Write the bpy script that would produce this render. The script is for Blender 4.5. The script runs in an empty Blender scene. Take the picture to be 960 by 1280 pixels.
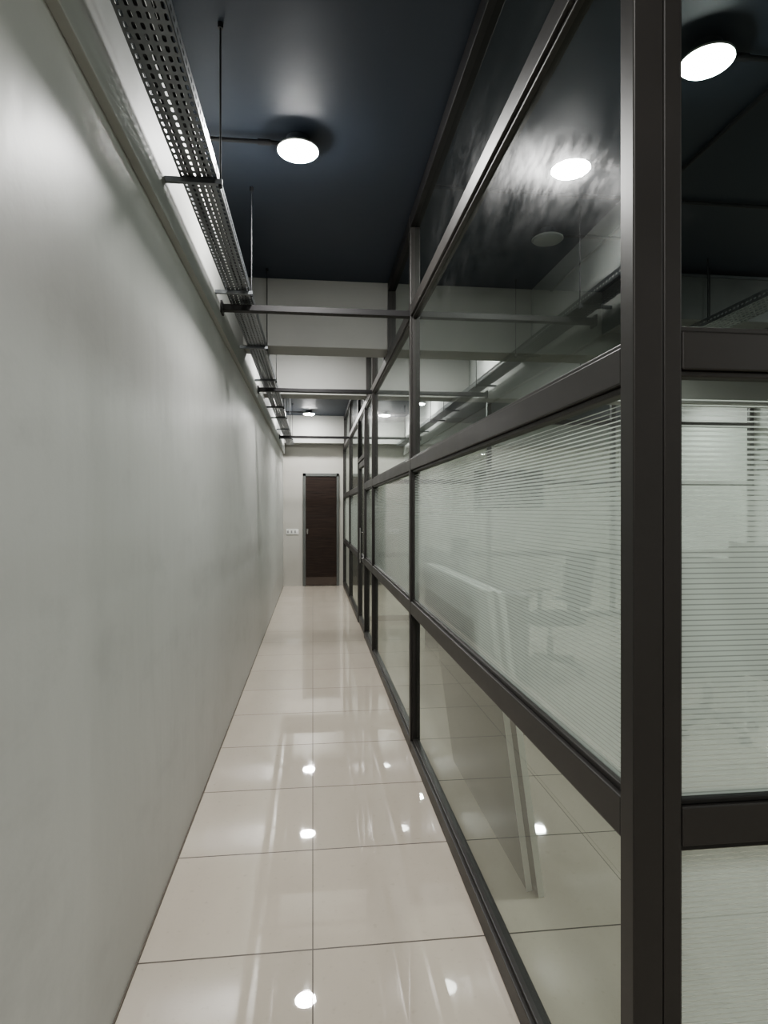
import bpy, bmesh, math, random
from mathutils import Vector, Matrix
random.seed(3)
S=bpy.context.scene
COL=S.collection
H=1.45; F=769.0; YAW=math.atan(89/F)
try:
    S.view_settings.look='AgX - Medium High Contrast'
except Exception: pass
S.view_settings.exposure=.48

# ---------------------------------------------------------------- materials
def newmat(name):
    m=bpy.data.materials.new(name); m.use_nodes=True
    nt=m.node_tree
    return m,nt,nt.nodes.get('Principled BSDF'),nt.nodes.get('Material Output')
def N(nt,t,**kw):
    n=nt.nodes.new(t)
    for k,v in kw.items(): setattr(n,k,v)
    return n
def math_(nt,op,a,b=None,c=None):
    n=N(nt,'ShaderNodeMath',operation=op)
    for i,v in enumerate((a,b,c)):
        if v is None: continue
        if isinstance(v,(int,float)): n.inputs[i].default_value=v
        else: nt.links.new(v,n.inputs[i])
    return n.outputs[0]
def mixc(nt,fac,a,b):
    n=N(nt,'ShaderNodeMix',data_type='RGBA')
    for i,v in ((0,fac),(6,a),(7,b)):
        if isinstance(v,(int,float)): n.inputs[i].default_value=v
        elif isinstance(v,tuple): n.inputs[i].default_value=(*v,1)
        else: nt.links.new(v,n.inputs[i])
    return n.outputs[2]
def noise(nt,scale,detail=3,vec=None,rough=.5):
    n=N(nt,'ShaderNodeTexNoise'); n.inputs['Scale'].default_value=scale
    n.inputs['Detail'].default_value=detail; n.inputs['Roughness'].default_value=rough
    if vec is not None: nt.links.new(vec,n.inputs['Vector'])
    return n.outputs[0]
def pos(nt): return N(nt,'ShaderNodeNewGeometry').outputs['Position']
def scaled(nt,v,s):
    n=N(nt,'ShaderNodeMapping'); n.inputs['Scale'].default_value=s
    nt.links.new(v,n.inputs['Vector']); return n.outputs[0]
def rng(nt,v,a,b,c,d):
    n=N(nt,'ShaderNodeMapRange'); nt.links.new(v,n.inputs[0])
    for i,x in enumerate((a,b,c,d)): n.inputs[i+1].default_value=x
    return n.outputs[0]
def bump(nt,b,h,strength,dist=.01):
    n=N(nt,'ShaderNodeBump'); n.inputs['Strength'].default_value=strength
    n.inputs['Distance'].default_value=dist
    nt.links.new(h,n.inputs['Height']); nt.links.new(n.outputs[0],b.inputs['Normal'])

def simple(name,col,rough=.5,metal=0,var=.12,sc=8,bmp=0,spec=.5):
    m,nt,b,o=newmat(name); p=pos(nt)
    f=noise(nt,sc,4,p)
    dark=tuple(c*(1-var) for c in col); lite=tuple(min(1,c*(1+var)) for c in col)
    nt.links.new(mixc(nt,f,dark,lite),b.inputs['Base Color'])
    nt.links.new(rng(nt,f,0,1,max(0,rough-.06),rough+.06),b.inputs['Roughness'])
    b.inputs['Metallic'].default_value=metal
    b.inputs['Specular IOR Level'].default_value=spec
    if bmp: bump(nt,b,noise(nt,sc*12,3,p),bmp,.003)
    return m

def wall_mat(name,c1,c2,rough=.55,b1=.25,stain=0):
    m,nt,b,o=newmat(name); p=pos(nt)
    big=noise(nt,1.1,3,p); fine=noise(nt,60,4,p)
    wav=noise(nt,1.0,3,scaled(nt,p,(3,3.0,.9)))
    col=mixc(nt,big,c1,c2)
    if stain:
        st=noise(nt,1,6,scaled(nt,p,(6,2.6,5)),.65)
        col=mixc(nt,rng(nt,st,.52,.72,0,stain),col,tuple(c*.72 for c in c1))
    nt.links.new(col,b.inputs['Base Color'])
    b.inputs['Roughness'].default_value=rough
    h=math_(nt,'ADD',math_(nt,'MULTIPLY',wav,2.0),math_(nt,'MULTIPLY',fine,.06))
    bump(nt,b,h,b1,.02)
    return m
M_wall=wall_mat('paint_grey_wall',(.455,.455,.44),(.535,.535,.52),.42,.26,.25)
M_beam=wall_mat('paint_beam',(.25,.25,.238),(.31,.31,.295),.6,.1)
M_ledge=wall_mat('trim_grey_band',(.31,.315,.30),(.37,.375,.36),.6,.1)
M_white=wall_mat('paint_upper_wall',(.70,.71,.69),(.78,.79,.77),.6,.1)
M_end=wall_mat('paint_end_wall',(.42,.405,.375),(.49,.475,.44),.6,.1)
M_ceil=wall_mat('paint_dark_ceiling',(.026,.034,.050),(.038,.049,.070),.55,.1)

# floor tiles
def floor_mat():
    m,nt,b,o=newmat('vitrified_tiles'); p=pos(nt)
    s=N(nt,'ShaderNodeSeparateXYZ'); nt.links.new(p,s.inputs[0])
    def line(v,off,w):
        u=math_(nt,'DIVIDE',math_(nt,'SUBTRACT',v,off),.6)
        fr=math_(nt,'FRACT',math_(nt,'ADD',u,100.5))
        dd=math_(nt,'ABSOLUTE',math_(nt,'SUBTRACT',fr,.5))
        return math_(nt,'LESS_THAN',dd,w/.6), math_(nt,'FLOOR',u)
    lx,cx=line(s.outputs[0],0,.0020); ly,cy=line(s.outputs[1],.245,.0032)
    g=math_(nt,'MAXIMUM',lx,ly)
    cv=N(nt,'ShaderNodeCombineXYZ'); nt.links.new(cx,cv.inputs[0]); nt.links.new(cy,cv.inputs[1])
    wn=N(nt,'ShaderNodeTexWhiteNoise'); nt.links.new(cv.outputs[0],wn.inputs[0])
    n1=noise(nt,2.2,5,scaled(nt,p,(1.5,.6,1)),.6)
    base=mixc(nt,n1,(.50,.445,.38),(.635,.57,.49))
    base=mixc(nt,math_(nt,'MULTIPLY',wn.outputs[0],.4),base,(.47,.425,.365))
    dirt=noise(nt,40,3,p)
    base=mixc(nt,rng(nt,dirt,.62,.8,0,.3),base,(.32,.27,.22))
    col=mixc(nt,g,base,(.07,.052,.04))
    nt.links.new(col,b.inputs['Base Color'])
    r=rng(nt,noise(nt,3,4,scaled(nt,p,(5,.6,1))),.42,.78,.010,.06)
    r=math_(nt,'ADD',r,math_(nt,'MULTIPLY',g,.5))
    nt.links.new(r,b.inputs['Roughness'])
    b.inputs['IOR'].default_value=1.62
    bump(nt,b,math_(nt,'ADD',math_(nt,'SUBTRACT',1,g),math_(nt,'MULTIPLY',noise(nt,1.6,1,p),.8)),.04,.004)
    return m
M_floor=floor_mat()
M_frame=simple('bronze_aluminium',(.037,.034,.032),.42,.1,.12,5)
M_bar=simple('dark_steel_bar',(.020,.019,.020),.5,0,.12,5,0,.3)
M_gasket=simple('rubber_gasket',(.012,.012,.012),.5)
M_galv=simple('galvanised_steel',(.20,.21,.22),.38,.85,.25,25)
M_duct=simple('duct_sheet_steel',(.16,.165,.165),.45,.3,.2,6)
M_black=simple('black_conduit',(.012,.012,.014),.45)
M_whiteplastic=simple('white_plastic',(.75,.75,.73),.4,0,.03)
M_lightoff=simple('lamp_diffuser_off',(.30,.31,.31),.4,0,.04)
M_lampbody=simple('lamp_rim_white',(.60,.60,.59),.4,0,.04)
M_canopy=simple('lamp_canopy_dark',(.035,.042,.055),.5,0,.04)
M_switch=simple('switch_dark',(.30,.30,.30),.4)
M_board=simple('laminate_board',(.09,.095,.085),.5,0,.08,3)
M_boardedge=simple('board_edge_white',(.92,.92,.89),.5,0,.04)
M_desk=simple('desk_grey',(.045,.045,.048),.45,0,.1,3)
M_fabric=simple('black_fabric',(.014,.014,.016),.85,0,.2,60,.4)
M_chrome=simple('chrome',(.5,.5,.5),.2,1,.05)
M_screen=simple('screen_black',(.012,.013,.015),.12,0,.05)
M_dframe=simple('door_frame_grey',(.11,.115,.11),.5,0,.08)
M_cable=simple('grey_cable',(.07,.07,.075),.6,0,.3,12)
M_grime=simple('grime_joint',(.14,.12,.10),.8,0,.4,30)

def wood_mat():
    m,nt,b,o=newmat('wenge_veneer'); p=pos(nt)
    n=noise(nt,3,6,scaled(nt,p,(1.2,1,28)),.65)
    nt.links.new(mixc(nt,rng(nt,n,.3,.7,0,1),(.011,.007,.0055),(.045,.028,.022)),b.inputs['Base Color'])
    b.inputs['Roughness'].default_value=.45; b.inputs['Specular IOR Level'].default_value=.3
    bump(nt,b,n,.1,.002); return m
M_wood=wood_mat()

def emis(name,col,st):
    m,nt,b,o=newmat(name); nt.nodes.remove(b)
    e=N(nt,'ShaderNodeEmission'); e.inputs[0].default_value=(*col,1); e.inputs[1].default_value=st
    nt.links.new(e.outputs[0],o.inputs[0]); return m
M_lamp=emis('led_diffuser',(1,.99,.965),330)
M_lampdim=emis('led_diffuser_weak',(1,.99,.965),210)
M_lamp2=emis('led_diffuser_office',(.97,1,.97),260)

def fres(nt,mult):
    g=N(nt,'ShaderNodeNewGeometry'); d=N(nt,'ShaderNodeVectorMath',operation='DOT_PRODUCT')
    nt.links.new(g.outputs['Incoming'],d.inputs[0]); nt.links.new(g.outputs['Normal'],d.inputs[1])
    c=math_(nt,'SUBTRACT',1,math_(nt,'ABSOLUTE',d.outputs['Value']))
    r=math_(nt,'ADD',math_(nt,'MULTIPLY',math_(nt,'POWER',c,5),.96),.05)
    # two surfaces of a pane
    return math_(nt,'MULTIPLY',math_(nt,'DIVIDE',math_(nt,'MULTIPLY',r,2),math_(nt,'ADD',r,1)),mult)
def glass_mat(name,tint,mult,smear=1):
    m,nt,b,o=newmat(name); nt.nodes.remove(b)
    t=N(nt,'ShaderNodeBsdfTransparent'); t.inputs[0].default_value=(*tint,1)
    g=N(nt,'ShaderNodeBsdfGlossy'); g.inputs['Roughness'].default_value=.008
    g.inputs[0].default_value=(.95,1,.97,1)
    # hazy lobe: wiping smears on the pane
    g2=N(nt,'ShaderNodeBsdfGlossy'); g2.inputs['Roughness'].default_value=.26
    sm=N(nt,'ShaderNodeMixShader')
    nt.links.new(rng(nt,noise(nt,4,6,scaled(nt,pos(nt),(1,1,2.2)),.75),.38,.7,.04*smear,.28*smear),sm.inputs[0])
    nt.links.new(g.outputs[0],sm.inputs[1]); nt.links.new(g2.outputs[0],sm.inputs[2])
    mx=N(nt,'ShaderNodeMixShader'); nt.links.new(fres(nt,mult),mx.inputs[0])
    nt.links.new(t.outputs[0],mx.inputs[1]); nt.links.new(sm.outputs[0],mx.inputs[2])
    df=N(nt,'ShaderNodeBsdfDiffuse'); df.inputs[0].default_value=(.5,.5,.5,1)
    mx2=N(nt,'ShaderNodeMixShader')
    nt.links.new(rng(nt,noise(nt,4,5,scaled(nt,pos(nt),(1,1,1.5)),.7),.5,.8,.003,.04),mx2.inputs[0])
    nt.links.new(mx.outputs[0],mx2.inputs[1]); nt.links.new(df.outputs[0],mx2.inputs[2])
    nt.links.new(mx2.outputs[0],o.inputs[0]); return m
M_glass=glass_mat('tinted_glass',(.56,.605,.575),.82)
M_glassf=glass_mat('film_backing_glass',(.88,.93,.89),.3)
def film_mat():
    m,nt,b,o=newmat('frosted_stripe_film'); nt.nodes.remove(b)
    s=N(nt,'ShaderNodeSeparateXYZ'); nt.links.new(pos(nt),s.inputs[0])
    fr=math_(nt,'FRACT',math_(nt,'DIVIDE',s.outputs[2],.0098))
    # coverage grows from the clear top edge downward
    cov=rng(nt,s.outputs[2],1.64,1.48,.25,.76)
    st=math_(nt,'LESS_THAN',fr,cov)
    haze=rng(nt,s.outputs[2],1.64,1.40,.0,.46)
    fac=math_(nt,'MAXIMUM',math_(nt,'MULTIPLY',st,.80),haze)
    t=N(nt,'ShaderNodeBsdfTransparent')
    d=N(nt,'ShaderNodeBsdfDiffuse'); d.inputs[0].default_value=(.66,.71,.67,1)
    tr=N(nt,'ShaderNodeBsdfTranslucent'); tr.inputs[0].default_value=(.86,.92,.87,1)
    a=N(nt,'ShaderNodeMixShader'); a.inputs[0].default_value=.5
    nt.links.new(d.outputs[0],a.inputs[1]); nt.links.new(tr.outputs[0],a.inputs[2])
    mx=N(nt,'ShaderNodeMixShader'); nt.links.new(fac,mx.inputs[0])
    nt.links.new(t.outputs[0],mx.inputs[1]); nt.links.new(a.outputs[0],mx.inputs[2])
    g=N(nt,'ShaderNodeBsdfGlossy'); g.inputs['Roughness'].default_value=.03
    mx3=N(nt,'ShaderNodeMixShader'); nt.links.new(fres(nt,.6),mx3.inputs[0])
    nt.links.new(mx.outputs[0],mx3.inputs[1]); nt.links.new(g.outputs[0],mx3.inputs[2])
    nt.links.new(mx3.outputs[0],o.inputs[0]); return m
M_film=film_mat()

# ---------------------------------------------------------------- mesh helper
class MB:
    def __init__(s): s.v=[];s.f=[];s.m=[];s.mats=[]
    def mi(s,mat):
        if mat not in s.mats: s.mats.append(mat)
        return s.mats.index(mat)
    def box(s,a,b,mat,M=None):
        x0,y0,z0=[min(p,q) for p,q in zip(a,b)]; x1,y1,z1=[max(p,q) for p,q in zip(a,b)]
        k=len(s.v)
        P=[Vector(p) for p in [(x0,y0,z0),(x1,y0,z0),(x1,y1,z0),(x0,y1,z0),(x0,y0,z1),(x1,y0,z1),(x1,y1,z1),(x0,y1,z1)]]
        if M: P=[M@p for p in P]
        s.v+=P
        for q in [(0,3,2,1),(4,5,6,7),(0,1,5,4),(1,2,6,5),(2,3,7,6),(3,0,4,7)]:
            s.f.append([k+i for i in q]); s.m.append(s.mi(mat))
        return s
    def cyl(s,p,q,r,mat,n=16,r2=None,caps=True):
        p=Vector(p);q=Vector(q); r2=r if r2 is None else r2
        ax=(q-p).normalized(); u=ax.orthogonal().normalized(); w=ax.cross(u)
        k=len(s.v)
        for c,rr in ((p,r),(q,r2)):
            for i in range(n):
                t=2*math.pi*i/n; s.v.append(c+rr*(math.cos(t)*u+math.sin(t)*w))
        mi=s.mi(mat)
        for i in range(n):
            j=(i+1)%n; s.f.append([k+i,k+j,k+n+j,k+n+i]); s.m.append(mi)
        if caps:
            s.f.append([k+i for i in reversed(range(n))]); s.m.append(mi)
            s.f.append([k+n+i for i in range(n)]); s.m.append(mi)
        return s
    def quad(s,pts,mat):
        k=len(s.v); s.v+=[Vector(p) for p in pts]; s.f.append([k,k+1,k+2,k+3]); s.m.append(s.mi(mat)); return s
    def lathe(s,c,prof,mat,n=40):
        k=len(s.v); c=Vector(c)
        for r,z in prof:
            for i in range(n):
                t=2*math.pi*i/n; s.v.append(c+Vector((r*math.cos(t),r*math.sin(t),z)))
        mi=s.mi(mat)
        for a in range(len(prof)-1):
            for i in range(n):
                j=(i+1)%n; s.f.append([k+a*n+i,k+a*n+j,k+(a+1)*n+j,k+(a+1)*n+i]); s.m.append(mi)
        return s
    def obj(s,name,parent=None,bevel=0,smooth=False):
        me=bpy.data.meshes.new(name); me.from_pydata([tuple(v) for v in s.v],[],s.f)
        for m in s.mats: me.materials.append(m)
        me.polygons.foreach_set('material_index',s.m)
        if smooth: me.polygons.foreach_set('use_smooth',[True]*len(me.polygons))
        me.update()
        o=bpy.data.objects.new(name,me); COL.objects.link(o)
        if parent: o.parent=parent
        if bevel:
            b=o.modifiers.new('bevel','BEVEL'); b.width=bevel; b.segments=2; b.limit_method='ANGLE'
        return o
def empty(name,loc=(0,0,0)):
    e=bpy.data.objects.new(name,None); e.empty_display_size=.1; COL.objects.link(e); return e

# ---------------------------------------------------------------- room shell
XL=-.56; XR=6.2; YB=11.9; YF=-3.2; ZC=3.23
MB().box((XL-.2,YF-.2,-.1),(XR+.2,YB+.2,0),M_floor).obj('floor')
MB().box((XL-.2,YF-.2,ZC),(XR+.2,YB+.2,ZC+.12),M_ceil).obj('ceiling')
MB().box((XL-.2,YF-.2,0),(XL,YB+.2,ZC),M_wall).obj('wall_left')
MB().box((XR,YF-.2,0),(XR+.2,YB+.2,ZC),M_white).obj('wall_right')
MB().box((XL,YB,0),(XR,YB+.2,ZC),M_end).obj('wall_back')
MB().box((XL,YF-.2,0),(XR,YF,ZC),M_end).obj('wall_front')
MB().box((XL,YF,2.52),(XL+.03,YB,2.80),M_ledge).obj('trim_1',bevel=.003)  # left wall trim: lower band grey, upper band much lighter
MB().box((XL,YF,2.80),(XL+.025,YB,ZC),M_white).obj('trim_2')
MB().box((XL,YF,0),(XL+.005,YB,.007),M_grime).obj('baseboard_left')
beam_y=[(4.78,5.05),(6.75,7.0)]
for a,b in beam_y:
    MB().box((XL+.03,a,2.71),(XR,b,ZC),M_beam).obj('ceiling_beam',bevel=.005)
MB().box((XL+.03,11.6,2.71),(XR,YB,ZC),M_beam).obj('ceiling_beam',bevel=.005)

# ---------------------------------------------------------------- glass partition
PX0,PX1,PG=.58,.64,.61
part=empty('glass_partition')
fr=MB()
def mullion(y,z0,z1,w=.05): fr.box((PX0,y-w/2,z0),(PX1,y+w/2,z1),M_frame)
def bead_y(y0,y1,z,h=.014): fr.box((PG-.017,y0,z-h/2),(PG+.017,y1,z+h/2),M_frame)
ZL0,ZL1=.83,.905; ZU0,ZU1=1.69,1.76; ZT0,ZT1=2.615,2.685; ZTOP=3.15
Ms=[3.67,6.06,7.97,9.9]
E=YB-.03
# corner post + edge profile of front panel
fr.box((PX0,1.06,0),(.6375,1.11,ZC),M_frame)
fr.box((.6395,1.062,0),(.675,1.11,ZC),M_frame)
for y in Ms:
    mullion(y,0,ZC if not any(a-.06<y<b+.06 for a,b in beam_y) else 2.71)
fr.box((PX0,E-.03,0),(PX1,YB-.032,2.70),M_frame)
def rails(y0,y1,zs):
    for z0,z1 in zs: 
        fr.box((PX0+.001,y0,z0),(PX1-.001,y1,z1),M_frame)
        bead_y(y0,y1,z0-.007); bead_y(y0,y1,z1+.007)
ys=[1.11]+Ms+[E-.03]
for i in range(len(ys)-1):
    y0=ys[i]+(.025 if i else 0); y1=ys[i+1]-(.025 if i<len(ys)-2 else 0)
    if i==2:  # door bay 6.06-7.97 : sidelight to 6.98
        rails(y0,6.955,[(0,.07),(ZL0,ZL1),(ZU0,ZU1)])
        fr.box((PX0,6.955,0),(PX1,7.005,ZT0),M_frame)
        fr.box((PX0+.001,7.005,2.06),(PX1-.001,y1,2.11),M_frame)
        rails(y0,y1,[(ZT0,ZT1)])
    else:
        rails(y0,y1,[(0,.07),(ZL0,ZL1),(ZU0,ZU1),(ZT0,ZT1)])
# upper glazing band, between the beams
for a,b in ((1.11,4.775),(5.055,6.745),(7.005,11.595)):
    fr.box((PX0+.001,a,ZTOP),(PX1-.001,b,ZC-.001),M_bar)
    fr.box((PX0,a,ZT1),(PX1,a+.045,ZTOP),M_frame)
    fr.box((PX0,b-.045,ZT1),(PX1,b,ZTOP),M_frame)
fr.obj('partition_frame',part,bevel=.003)
# vertical glazing beads
vb=MB()
for y in Ms+[1.11-.025]:
    for sgn in (-1,1):
        if y<1.2 and sgn<0: continue
        yy=y+sgn*.032
        vb.box((PG-.017,yy-.007,.07),(PG+.017,yy+.007,ZT0),M_frame)
vb.obj('glazing_beads',part,bevel=.002)
gl=MB()
for a,b in [(1.11,3.65),(3.69,6.04),(6.08,6.96),(7.99,9.88),(9.92,11.84)]:
    for z0,z1,mt in [(.06,ZL0+.01,M_glass),(ZL1-.01,ZU0+.01,M_glassf),(ZU1-.01,ZT0+.01,M_glass)]:
        gl.quad([(PG,a,z0),(PG,b,z0),(PG,b,z1),(PG,a,z1)],mt)
gl.quad([(PG,7.0,2.1),(PG,7.95,2.1),(PG,7.95,2.62),(PG,7.0,2.62)],M_glass)
for a,b in ((1.15,4.74),(5.09,6.71),(7.04,11.56)):
    gl.quad([(PG,a,2.68),(PG,b,2.68),(PG,b,ZTOP+.01),(PG,a,ZTOP+.01)],M_glass)
gl.obj('glass_panes',part)
fm=MB()
for a,b in [(1.11,3.65),(3.69,6.04),(6.08,6.96),(7.99,9.88),(9.92,11.84)]:
    fm.quad([(PG-.004,a,ZL1),(PG-.004,b,ZL1),(PG-.004,b,1.66),(PG-.004,a,1.66)],M_film)
fm.obj('frosted_film',part)

# front-facing partition (turns the corner)
fp=empty('glass_partition')
f2=MB(); GY=1.085; FX1=XR-.01
fxs=[.675,2.15,3.65,5.1,FX1]
for x in fxs[1:-1]: f2.box((x-.025,1.06,0),(x+.025,1.11,ZC),M_frame)
f2.box((FX1-.03,1.06,0),(FX1,1.11,ZC),M_frame)
for i in range(4):
    a=fxs[i]+(.025 if i else 0.0005); b=fxs[i+1]-(.025 if i<3 else .03)
    for z0,z1 in [(0,.07),(.83,.903),(1.71,1.78),(2.615,2.685),(3.15,ZC-.001)]:
        f2.box((a,1.061,z0),(b,1.109,z1),M_frame)
        for z in (z0-.006,z1+.006):
            if .05<z<3.2: f2.box((a,GY-.016,z-.006),(b,GY+.016,z+.006),M_gasket if z<1.7 else M_frame)
    f2.box((a,GY-.014,.07),(a+.006,GY+.014,3.15),M_gasket)
    f2.box((b-.006,GY-.014,.07),(b,GY+.014,3.15),M_gasket)
f2.obj('front_frame',fp,bevel=.003)
g2=MB();fl2=MB()
for i in range(4):
    a=fxs[i]; b=fxs[i+1]
    for z0,z1,mt in [(.06,.84,M_glassf),(.895,1.72,M_glassf),(1.77,2.62,M_glass),(2.68,3.16,M_glass)]:
        g2.quad([(a,GY,z0),(b,GY,z0),(b,GY,z1),(a,GY,z1)],mt)
    fl2.quad([(a,GY-.004,.07),(b,GY-.004,.07),(b,GY-.004,.825),(a,GY-.004,.825)],M_film)
    fl2.quad([(a,GY-.004,.91),(b,GY-.004,.91),(b,GY-.004,1.66),(a,GY-.004,1.66)],M_film)
g2.obj('front_glass',fp); fl2.obj('front_film',fp)

# glazed door in the corridor partition
dr=empty('door_2')
d=MB(); dy0,dy1=7.012,7.94; dx0,dx1=.59,.63
d.box((dx0,dy0,.01),(dx1,dy0+.06,2.05),M_frame); d.box((dx0,dy1-.06,.01),(dx1,dy1,2.05),M_frame)
for z0,z1 in ((.01,.10),(ZL0,ZL1),(1.98,2.05)): d.box((dx0,dy0+.06,z0),(dx1,dy1-.06,z1),M_frame)
d.obj('door_leaf_frame',dr,bevel=.003)
MB().quad([(PG,dy0+.05,.09),(PG,dy1-.05,.09),(PG,dy1-.05,1.99),(PG,dy0+.05,1.99)],M_glass).obj('door_glass',dr)
hd=MB(); hd.cyl((.545,7.045,.85),(.545,7.045,1.25),.011,M_chrome); hd.cyl((.545,7.045,.90),(.592,7.045,.90),.008,M_chrome); hd.cyl((.545,7.045,1.20),(.592,7.045,1.20),.008,M_chrome)
hd.obj('door_pull',dr,smooth=False)

# horizontal tie bars over the corridor
for y,z in ((3.67,2.63),(6.06,2.62),(9.9,2.62)):
    MB().box((XL+.001,y-.025,z-.018),(PX0-.001,y+.025,z+.018),M_bar).box((XL+.001,y-.04,z-.035),(XL+.042,y+.04,z+.035),M_bar).obj('tie_bar',bevel=.003)

# inner glazed partition across the office
ip=empty('office_partition'); q=MB(); IY=8.05
for x in (.70,2.35,4.1,6.15): q.box((x-.03,IY-.03,0),(x+.03,IY+.03,ZC),M_frame)
for z0,z1 in ((0,.07),(.83,.9),(1.80,1.86),(2.615,2.685)): q.box((.7,IY-.028,z0),(6.15,IY+.028,z1),M_frame)
q.obj('inner_frame',ip,bevel=.003)
MB().quad([(.7,IY,.05),(6.15,IY,.05),(6.15,IY,2.63),(.7,IY,2.63)],M_glassf).obj('inner_glass',ip)

# ---------------------------------------------------------------- end door + switch plate
e=empty('door_1'); m=MB(); x0,x1=-.19,.50; zt=2.16; y=YB
m.box((x0,y-.04,0),(x0+.055,y,zt),M_dframe); m.box((x1-.045,y-.04,0),(x1,y,zt),M_dframe); m.box((x0,y-.04,zt-.055),(x1,y,zt),M_dframe)
m.obj('door_frame',e,bevel=.003)
m=MB(); m.box((x0+.057,y-.025,.012),(x1-.047,y-.001,zt-.057),M_wood)
for z in (.45,.9,1.35,1.8): m.box((x0+.06,y-.0255,z),(x1-.05,y-.024,z+.003),M_black)
m.obj('door_leaf',e)
m=MB(); m.box((x0+.057,y-.032,.012),(x1-.047,y-.025,.17),simple('door_bottom_strip',(.075,.055,.045),.4)); m.obj('door_bottom_strip',e)  # lighter brown strip across the bottom of the door
m=MB(); m.box((x0+.075,y-.030,1.0),(x0+.10,y-.025,1.10),M_chrome); m.cyl((x0+.088,y-.028,1.05),(x0+.088,y-.06,1.05),.016,M_chrome)
m.obj('door_lock',e)
m=MB(); m.box((-.50,YB-.012,.99),(-.27,YB,1.09),M_whiteplastic)
for i in range(6): m.box((-.485+i*.034,YB-.017,1.015),(-.457+i*.034,YB-.012,1.065),M_whiteplastic if i%2 else M_switch)
m.obj('light_switch_panel',bevel=.002)

# ---------------------------------------------------------------- cable tray with real slots
def slot_cells(mb,origin,u,v,nu,nv,pu,pv,lu,lv,mat,stagger=True):
    """perforated plate: nu x nv cells of pu x pv, slots lu x lv, axes u,v"""
    o=Vector(origin);u=Vector(u);v=Vector(v); mi=mb.mi(mat)
    for i in range(nu):
        for j in range(nv):
            c=o+u*(pu*(i+.5))+v*(pv*(j+.5)); k=len(mb.v)
            r=lv/2; a=lu/2-r
            hole=[]
            for t in (0,45,90): hole.append((a+r*math.cos(math.radians(t)),r*math.sin(math.radians(t))))
            for t in (90,135,180): hole.append((-a+r*math.cos(math.radians(t)),r*math.sin(math.radians(t))))
            for t in (180+45,270): hole.append((-a+r*math.cos(math.radians(t)),r*math.sin(math.radians(t))))
            for t in (270,315): hole.append((a+r*math.cos(math.radians(t)),r*math.sin(math.radians(t))))
            X=pu/2;Y=pv/2
            outer=[(X,0),(X,Y),(a,Y),(-a,Y),(-X,Y),(-X,0),(-X,-Y),(-a,-Y),(a,-Y),(X,-Y)]
            for h in hole: mb.v.append(c+u*h[0]+v*h[1])
            for h in outer: mb.v.append(c+u*h[0]+v*h[1])
            for a_ in range(10):
                b_=(a_+1)%10
                mb.f.append([k+a_,k+10+a_,k+10+b_,k+b_]); mb.m.append(mi)
def tray(name,x0,x1,z,y0,y1,parent,hf=.045):
    t=MB(); pu=.036; nu=int((y1-y0)/pu); nv=6
    slot_cells(t,(x0,y0,z),(0,1,0),(1,0,0),nu,nv,pu,(x1-x0)/nv,.024,.010,M_galv)
    for x in (x0,x1):
        slot_cells(t,(x,y0,z),(0,1,0),(0,0,1),nu,1,pu,hf,.024,.012,M_galv)
    L=nu*pu
    for x,s in ((x0,1),(x1,-1)):
        t.box((x,y0,z+hf-.001),(x+s*.010,y0+L,z+hf+.001),M_galv)
    o=t.obj(name,parent)
    sm=o.modifiers.new('sol','SOLIDIFY'); sm.thickness=.0016
    return o
ct=empty('cable_tray')
TZ=2.658; TX0,TX1=-.475,-.345
tray('tray_channel',TX0,TX1,TZ,-2.6,11.5,ct)
hw=MB(); yy=-1.15
while yy<11.5:
    y=yy
    if any(a-.03<y<b+.03 for a,b in beam_y): y+=.33
    if abs(y-3.67)<.1: y=3.5
    hw.box((-.53,y-.009,TZ-.020),(-.328,y+.009,TZ-.002),M_galv)
    hw.cyl((-.335,y,TZ-.03),(-.335,y,ZC),.0035,M_black,8)
    hw.cyl((-.335,y,TZ-.030),(-.335,y,TZ-.020),.008,M_black,6)
    hw.cyl((-.335,y,ZC-.02),(-.335,y,ZC),.010,M_black,8)
    yy+=1.15
hw.obj('tray_hangers',ct)
cb=MB()
for i,x in enumerate((-.46,-.447,-.434,-.42,-.405,-.392,-.38,-.367)):
    pts=[Vector((x+random.uniform(-.006,.006),-2.5+j*.5,TZ+.008+random.uniform(0,.008))) for j in range(28)]
    for p_,q_ in zip(pts[:-1],pts[1:]): cb.cyl(p_,q_,.0055,M_cable,6,caps=False)
cb.obj('tray_cables',ct)
# office tray
ot=empty('cable_tray'); tray('tray_channel',2.55,2.75,2.66,1.3,7.9,ot)
oh=MB()
for y in (1.6,2.9,4.05,5.6,7.5):
    for x in (2.53,2.77): oh.cyl((x,y,2.64),(x,y,ZC),.004,M_black,8)
    oh.box((2.51,y-.012,2.633),(2.79,y+.012,2.657),M_black)
oh.obj('tray_hangers',ot)

# ---------------------------------------------------------------- ceiling lamps
def lamp(x,y,on=True,cond=None,mat=None):
    e=empty('ceiling_light'); b=MB()
    R=.098; z=ZC-.066
    b.lathe((x,y,z),[(R-.002,.003),(R,.005),(R,.011),(R-.004,.014),(.06,.018)],M_lampbody)
    b.lathe((x,y,z),[(.06,.018),(.056,.065),(.001,.0659)],M_canopy)
    b.obj('lamp_body',e,smooth=False)
    g=MB(); g.lathe((x,y,z),[(.0005,-.012),(R*.5,-.011),(R*.8,-.007),(R*.93,-.002),(R-.002,0.003)],(mat or M_lamp) if on else M_lightoff,32)
    g.obj('lamp_diffuser',e)
    if cond:
        c=MB(); s=(1 if cond>x else -1)
        c.cyl((cond,y,ZC-.03),(x+.054*s,y,ZC-.03),.010,M_black,12)
        mid=(cond*.35+x*.65); c.cyl((mid-.03,y,ZC-.03),(mid+.03,y,ZC-.03),.014,M_black,12)
        c.obj('conduit',e)
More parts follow.
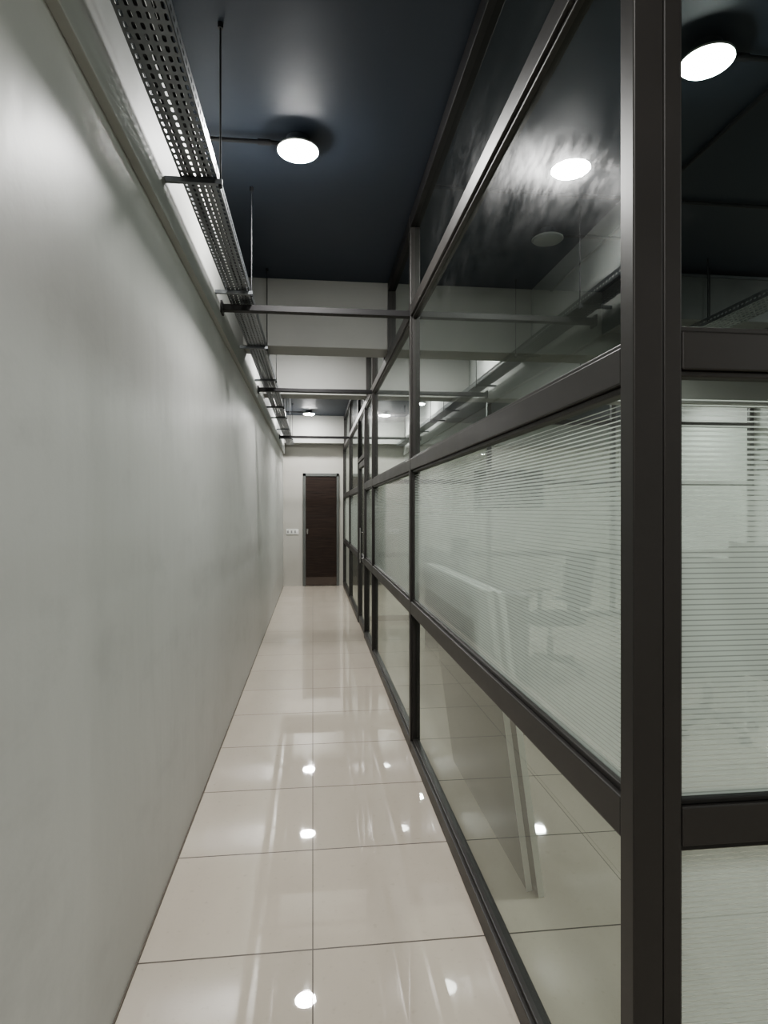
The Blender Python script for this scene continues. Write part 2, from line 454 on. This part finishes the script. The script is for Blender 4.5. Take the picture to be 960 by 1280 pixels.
for y in (-2.2,.05,2.97,5.85,8.85,11.05): lamp(-.07,y,True,XL+.035,M_lampdim if y<1 else M_lamp)
lamp(1.50,2.20,True,1.9,M_lamp2); lamp(1.48,3.76,False,2.3)
for x,y in ((3.3,5.85),(3.25,8.6),(1.7,9.8),(5.2,9.2),(4.6,2.6),(3.9,-.6),(5.2,-2.2)): lamp(x,y,mat=M_lamp2)  # most are unseen lamps added for light level, placed out of sight and reflection

# conduits across the office ceiling
c=MB(); c.cyl((.66,3.3,ZC-.016),(6.18,3.3,ZC-.016),.011,M_black,10); c.cyl((1.9,1.2,ZC-.016),(1.9,4.75,ZC-.016),.011,M_black,10)
c.obj('ceiling_conduit')
pp=MB()
for i,z in enumerate((2.02,2.12,2.30)): pp.cyl((6.14,1.3,z),(6.14,7.9,z),.018,M_black if i%2 else M_galv,12)
for y in (2.2,3.6,4.5,6.0): pp.cyl((6.14,y,2.02),(6.14,y,2.7),.014,M_galv,12)
pp.obj('wall_pipes')
# sheet-metal air duct over the office
ad=MB(); ad.box((2.3,4.25,2.86),(6.15,4.65,3.17),M_duct)
for x in (2.3,3.5,4.7,5.9): ad.box((x-.015,4.235,2.845),(x+.015,4.665,3.185),M_galv)
ad.box((2.31,4.235,3.17),(6.14,4.25,3.19),M_galv)
for x in (2.9,4.1,5.3):
    for y in (4.22,4.68): ad.cyl((x,y,2.84),(x,y,ZC),.004,M_black,8)
    ad.box((x-.015,4.20,2.83),(x+.015,4.70,2.845),M_galv)
ad.obj('air_duct')

# ---------------------------------------------------------------- leaning boards
lb=empty('leaning_board')
def board(yn,yf,xb,xt,h,t,nm):
    ang=math.atan2(xb-xt,h); L=math.hypot(xb-xt,h)
    M=Matrix.Translation((xb,0,0))@Matrix.Rotation(-ang,4,'Y')
    m=MB(); m.box((-t+.002,yn+.004,0),(-.002,yf,L),M_board,M); m.box((-t,yn,0),(0,yn+.005,L),M_boardedge,M)
    m.box((-t,yn,L),(0,yf,L+.003),M_boardedge,M)
    o=m.obj(nm,lb); o.location.z=.003; return o
board(2.26,3.5,.83,.675,1.14,.022,'board_panel'); board(2.22,3.46,.862,.707,1.14,.022,'board_panel_rear')

# ---------------------------------------------------------------- office furniture
def desk(x0,x1,y0,y1):
    e=empty('office_desk'); m=MB()
    m.box((x0,y0,.725),(x1,y1,.75),M_desk); m.box((x0+.02,y0+.02,0),(x1-.02,y0+.045,.725),M_desk); m.box((x0+.02,y1-.045,0),(x1-.02,y1-.02,.725),M_desk)
    m.box((x0+.05,y0+.045,.25),(x0+.07,y1-.045,.725),M_desk)
    m.box((x0,y0,.75),(x0+.025,y1,1.08),M_desk)
    m.obj('desk_body',e,bevel=.003)
    m=MB(); cy=(y0+y1)/2; cx=x0+.2
    m.box((cx-.09,cy-.12,.751),(cx+.09,cy+.12,.762),M_black); m.box((cx-.015,cy-.03,.76),(cx+.005,cy+.03,.95),M_black)
    m.box((cx,cy-.27,.86),(cx+.03,cy+.27,1.20),M_screen); m.obj('monitor',e,bevel=.003)
desk(1.15,1.8,4.9,6.4); desk(3.1,3.75,3.6,5.0)
def chair(x,y,rot):
    e=empty('office_chair'); R=Matrix.Translation((x,y,0))@Matrix.Rotation(rot,4,'Z')
    m=MB()
    for i in range(5):
        a=i*2*math.pi/5; dvec=Vector((math.cos(a),math.sin(a),0))
        m.cyl(R@(dvec*.03+Vector((0,0,.11))),R@(dvec*.29+Vector((0,0,.075))),.022,M_black,10,.014)
        p=dvec*.29; t=Vector((-dvec.y,dvec.x,0))
        m.cyl(R@(p+t*.022+Vector((0,0,.028))),R@(p-t*.022+Vector((0,0,.028))),.028,M_black,14)
    m.cyl(R@Vector((0,0,.09)),R@Vector((0,0,.30)),.028,M_black); m.cyl(R@Vector((0,0,.30)),R@Vector((0,0,.43)),.016,M_chrome)
    m.obj('swivel_base',e)
    s=MB(); s.box((-.24,-.24,.43),(.24,.24,.51),M_fabric,R); s.obj('seat',e,bevel=.035)
    b=MB(); B=R@Matrix.Translation((0,-.25,.58))@Matrix.Rotation(math.radians(8),4,'X')
    b.box((-.22,-.03,0),(.22,.03,.50),M_fabric,B); b.obj('backrest',e,bevel=.028)
    a=MB(); a.box((-.03,-.29,.44),(.03,-.23,.64),M_black,R)
    for sx in (-1,1):
        a.box((sx*.27-.012,-.06,.45),(sx*.27+.012,-.02,.68),M_black,R); a.box((sx*.27-.03,-.16,.68),(sx*.27+.03,.12,.705),M_black,R)
        a.box((sx*.10,-.06,.44),(sx*.28,-.02,.46),M_black,R)
    a.obj('armrests',e,bevel=.006)
chair(2.15,5.4,1.7); chair(2.6,3.8,-1.4)
MB().box((3.2,YB-.05,1.50),(4.55,YB-.001,2.22),M_screen).box((3.17,YB-.04,1.47),(4.58,YB-.001,2.25),M_black).obj('wall_tv',bevel=.004)

# ---------------------------------------------------------------- world, camera
w=bpy.data.worlds.new('world'); S.world=w; w.use_nodes=True
w.node_tree.nodes['Background'].inputs[0].default_value=(.02,.022,.025,1); w.node_tree.nodes['Background'].inputs[1].default_value=.3
cam=bpy.data.cameras.new('camera'); co=bpy.data.objects.new('camera',cam); COL.objects.link(co)
cam.sensor_fit='HORIZONTAL'; cam.sensor_width=36; cam.lens=36*F/960; cam.clip_start=.02
cam.shift_y=-2/960
co.location=(0,0,H); co.rotation_euler=(math.pi/2,0,-YAW)
S.camera=co
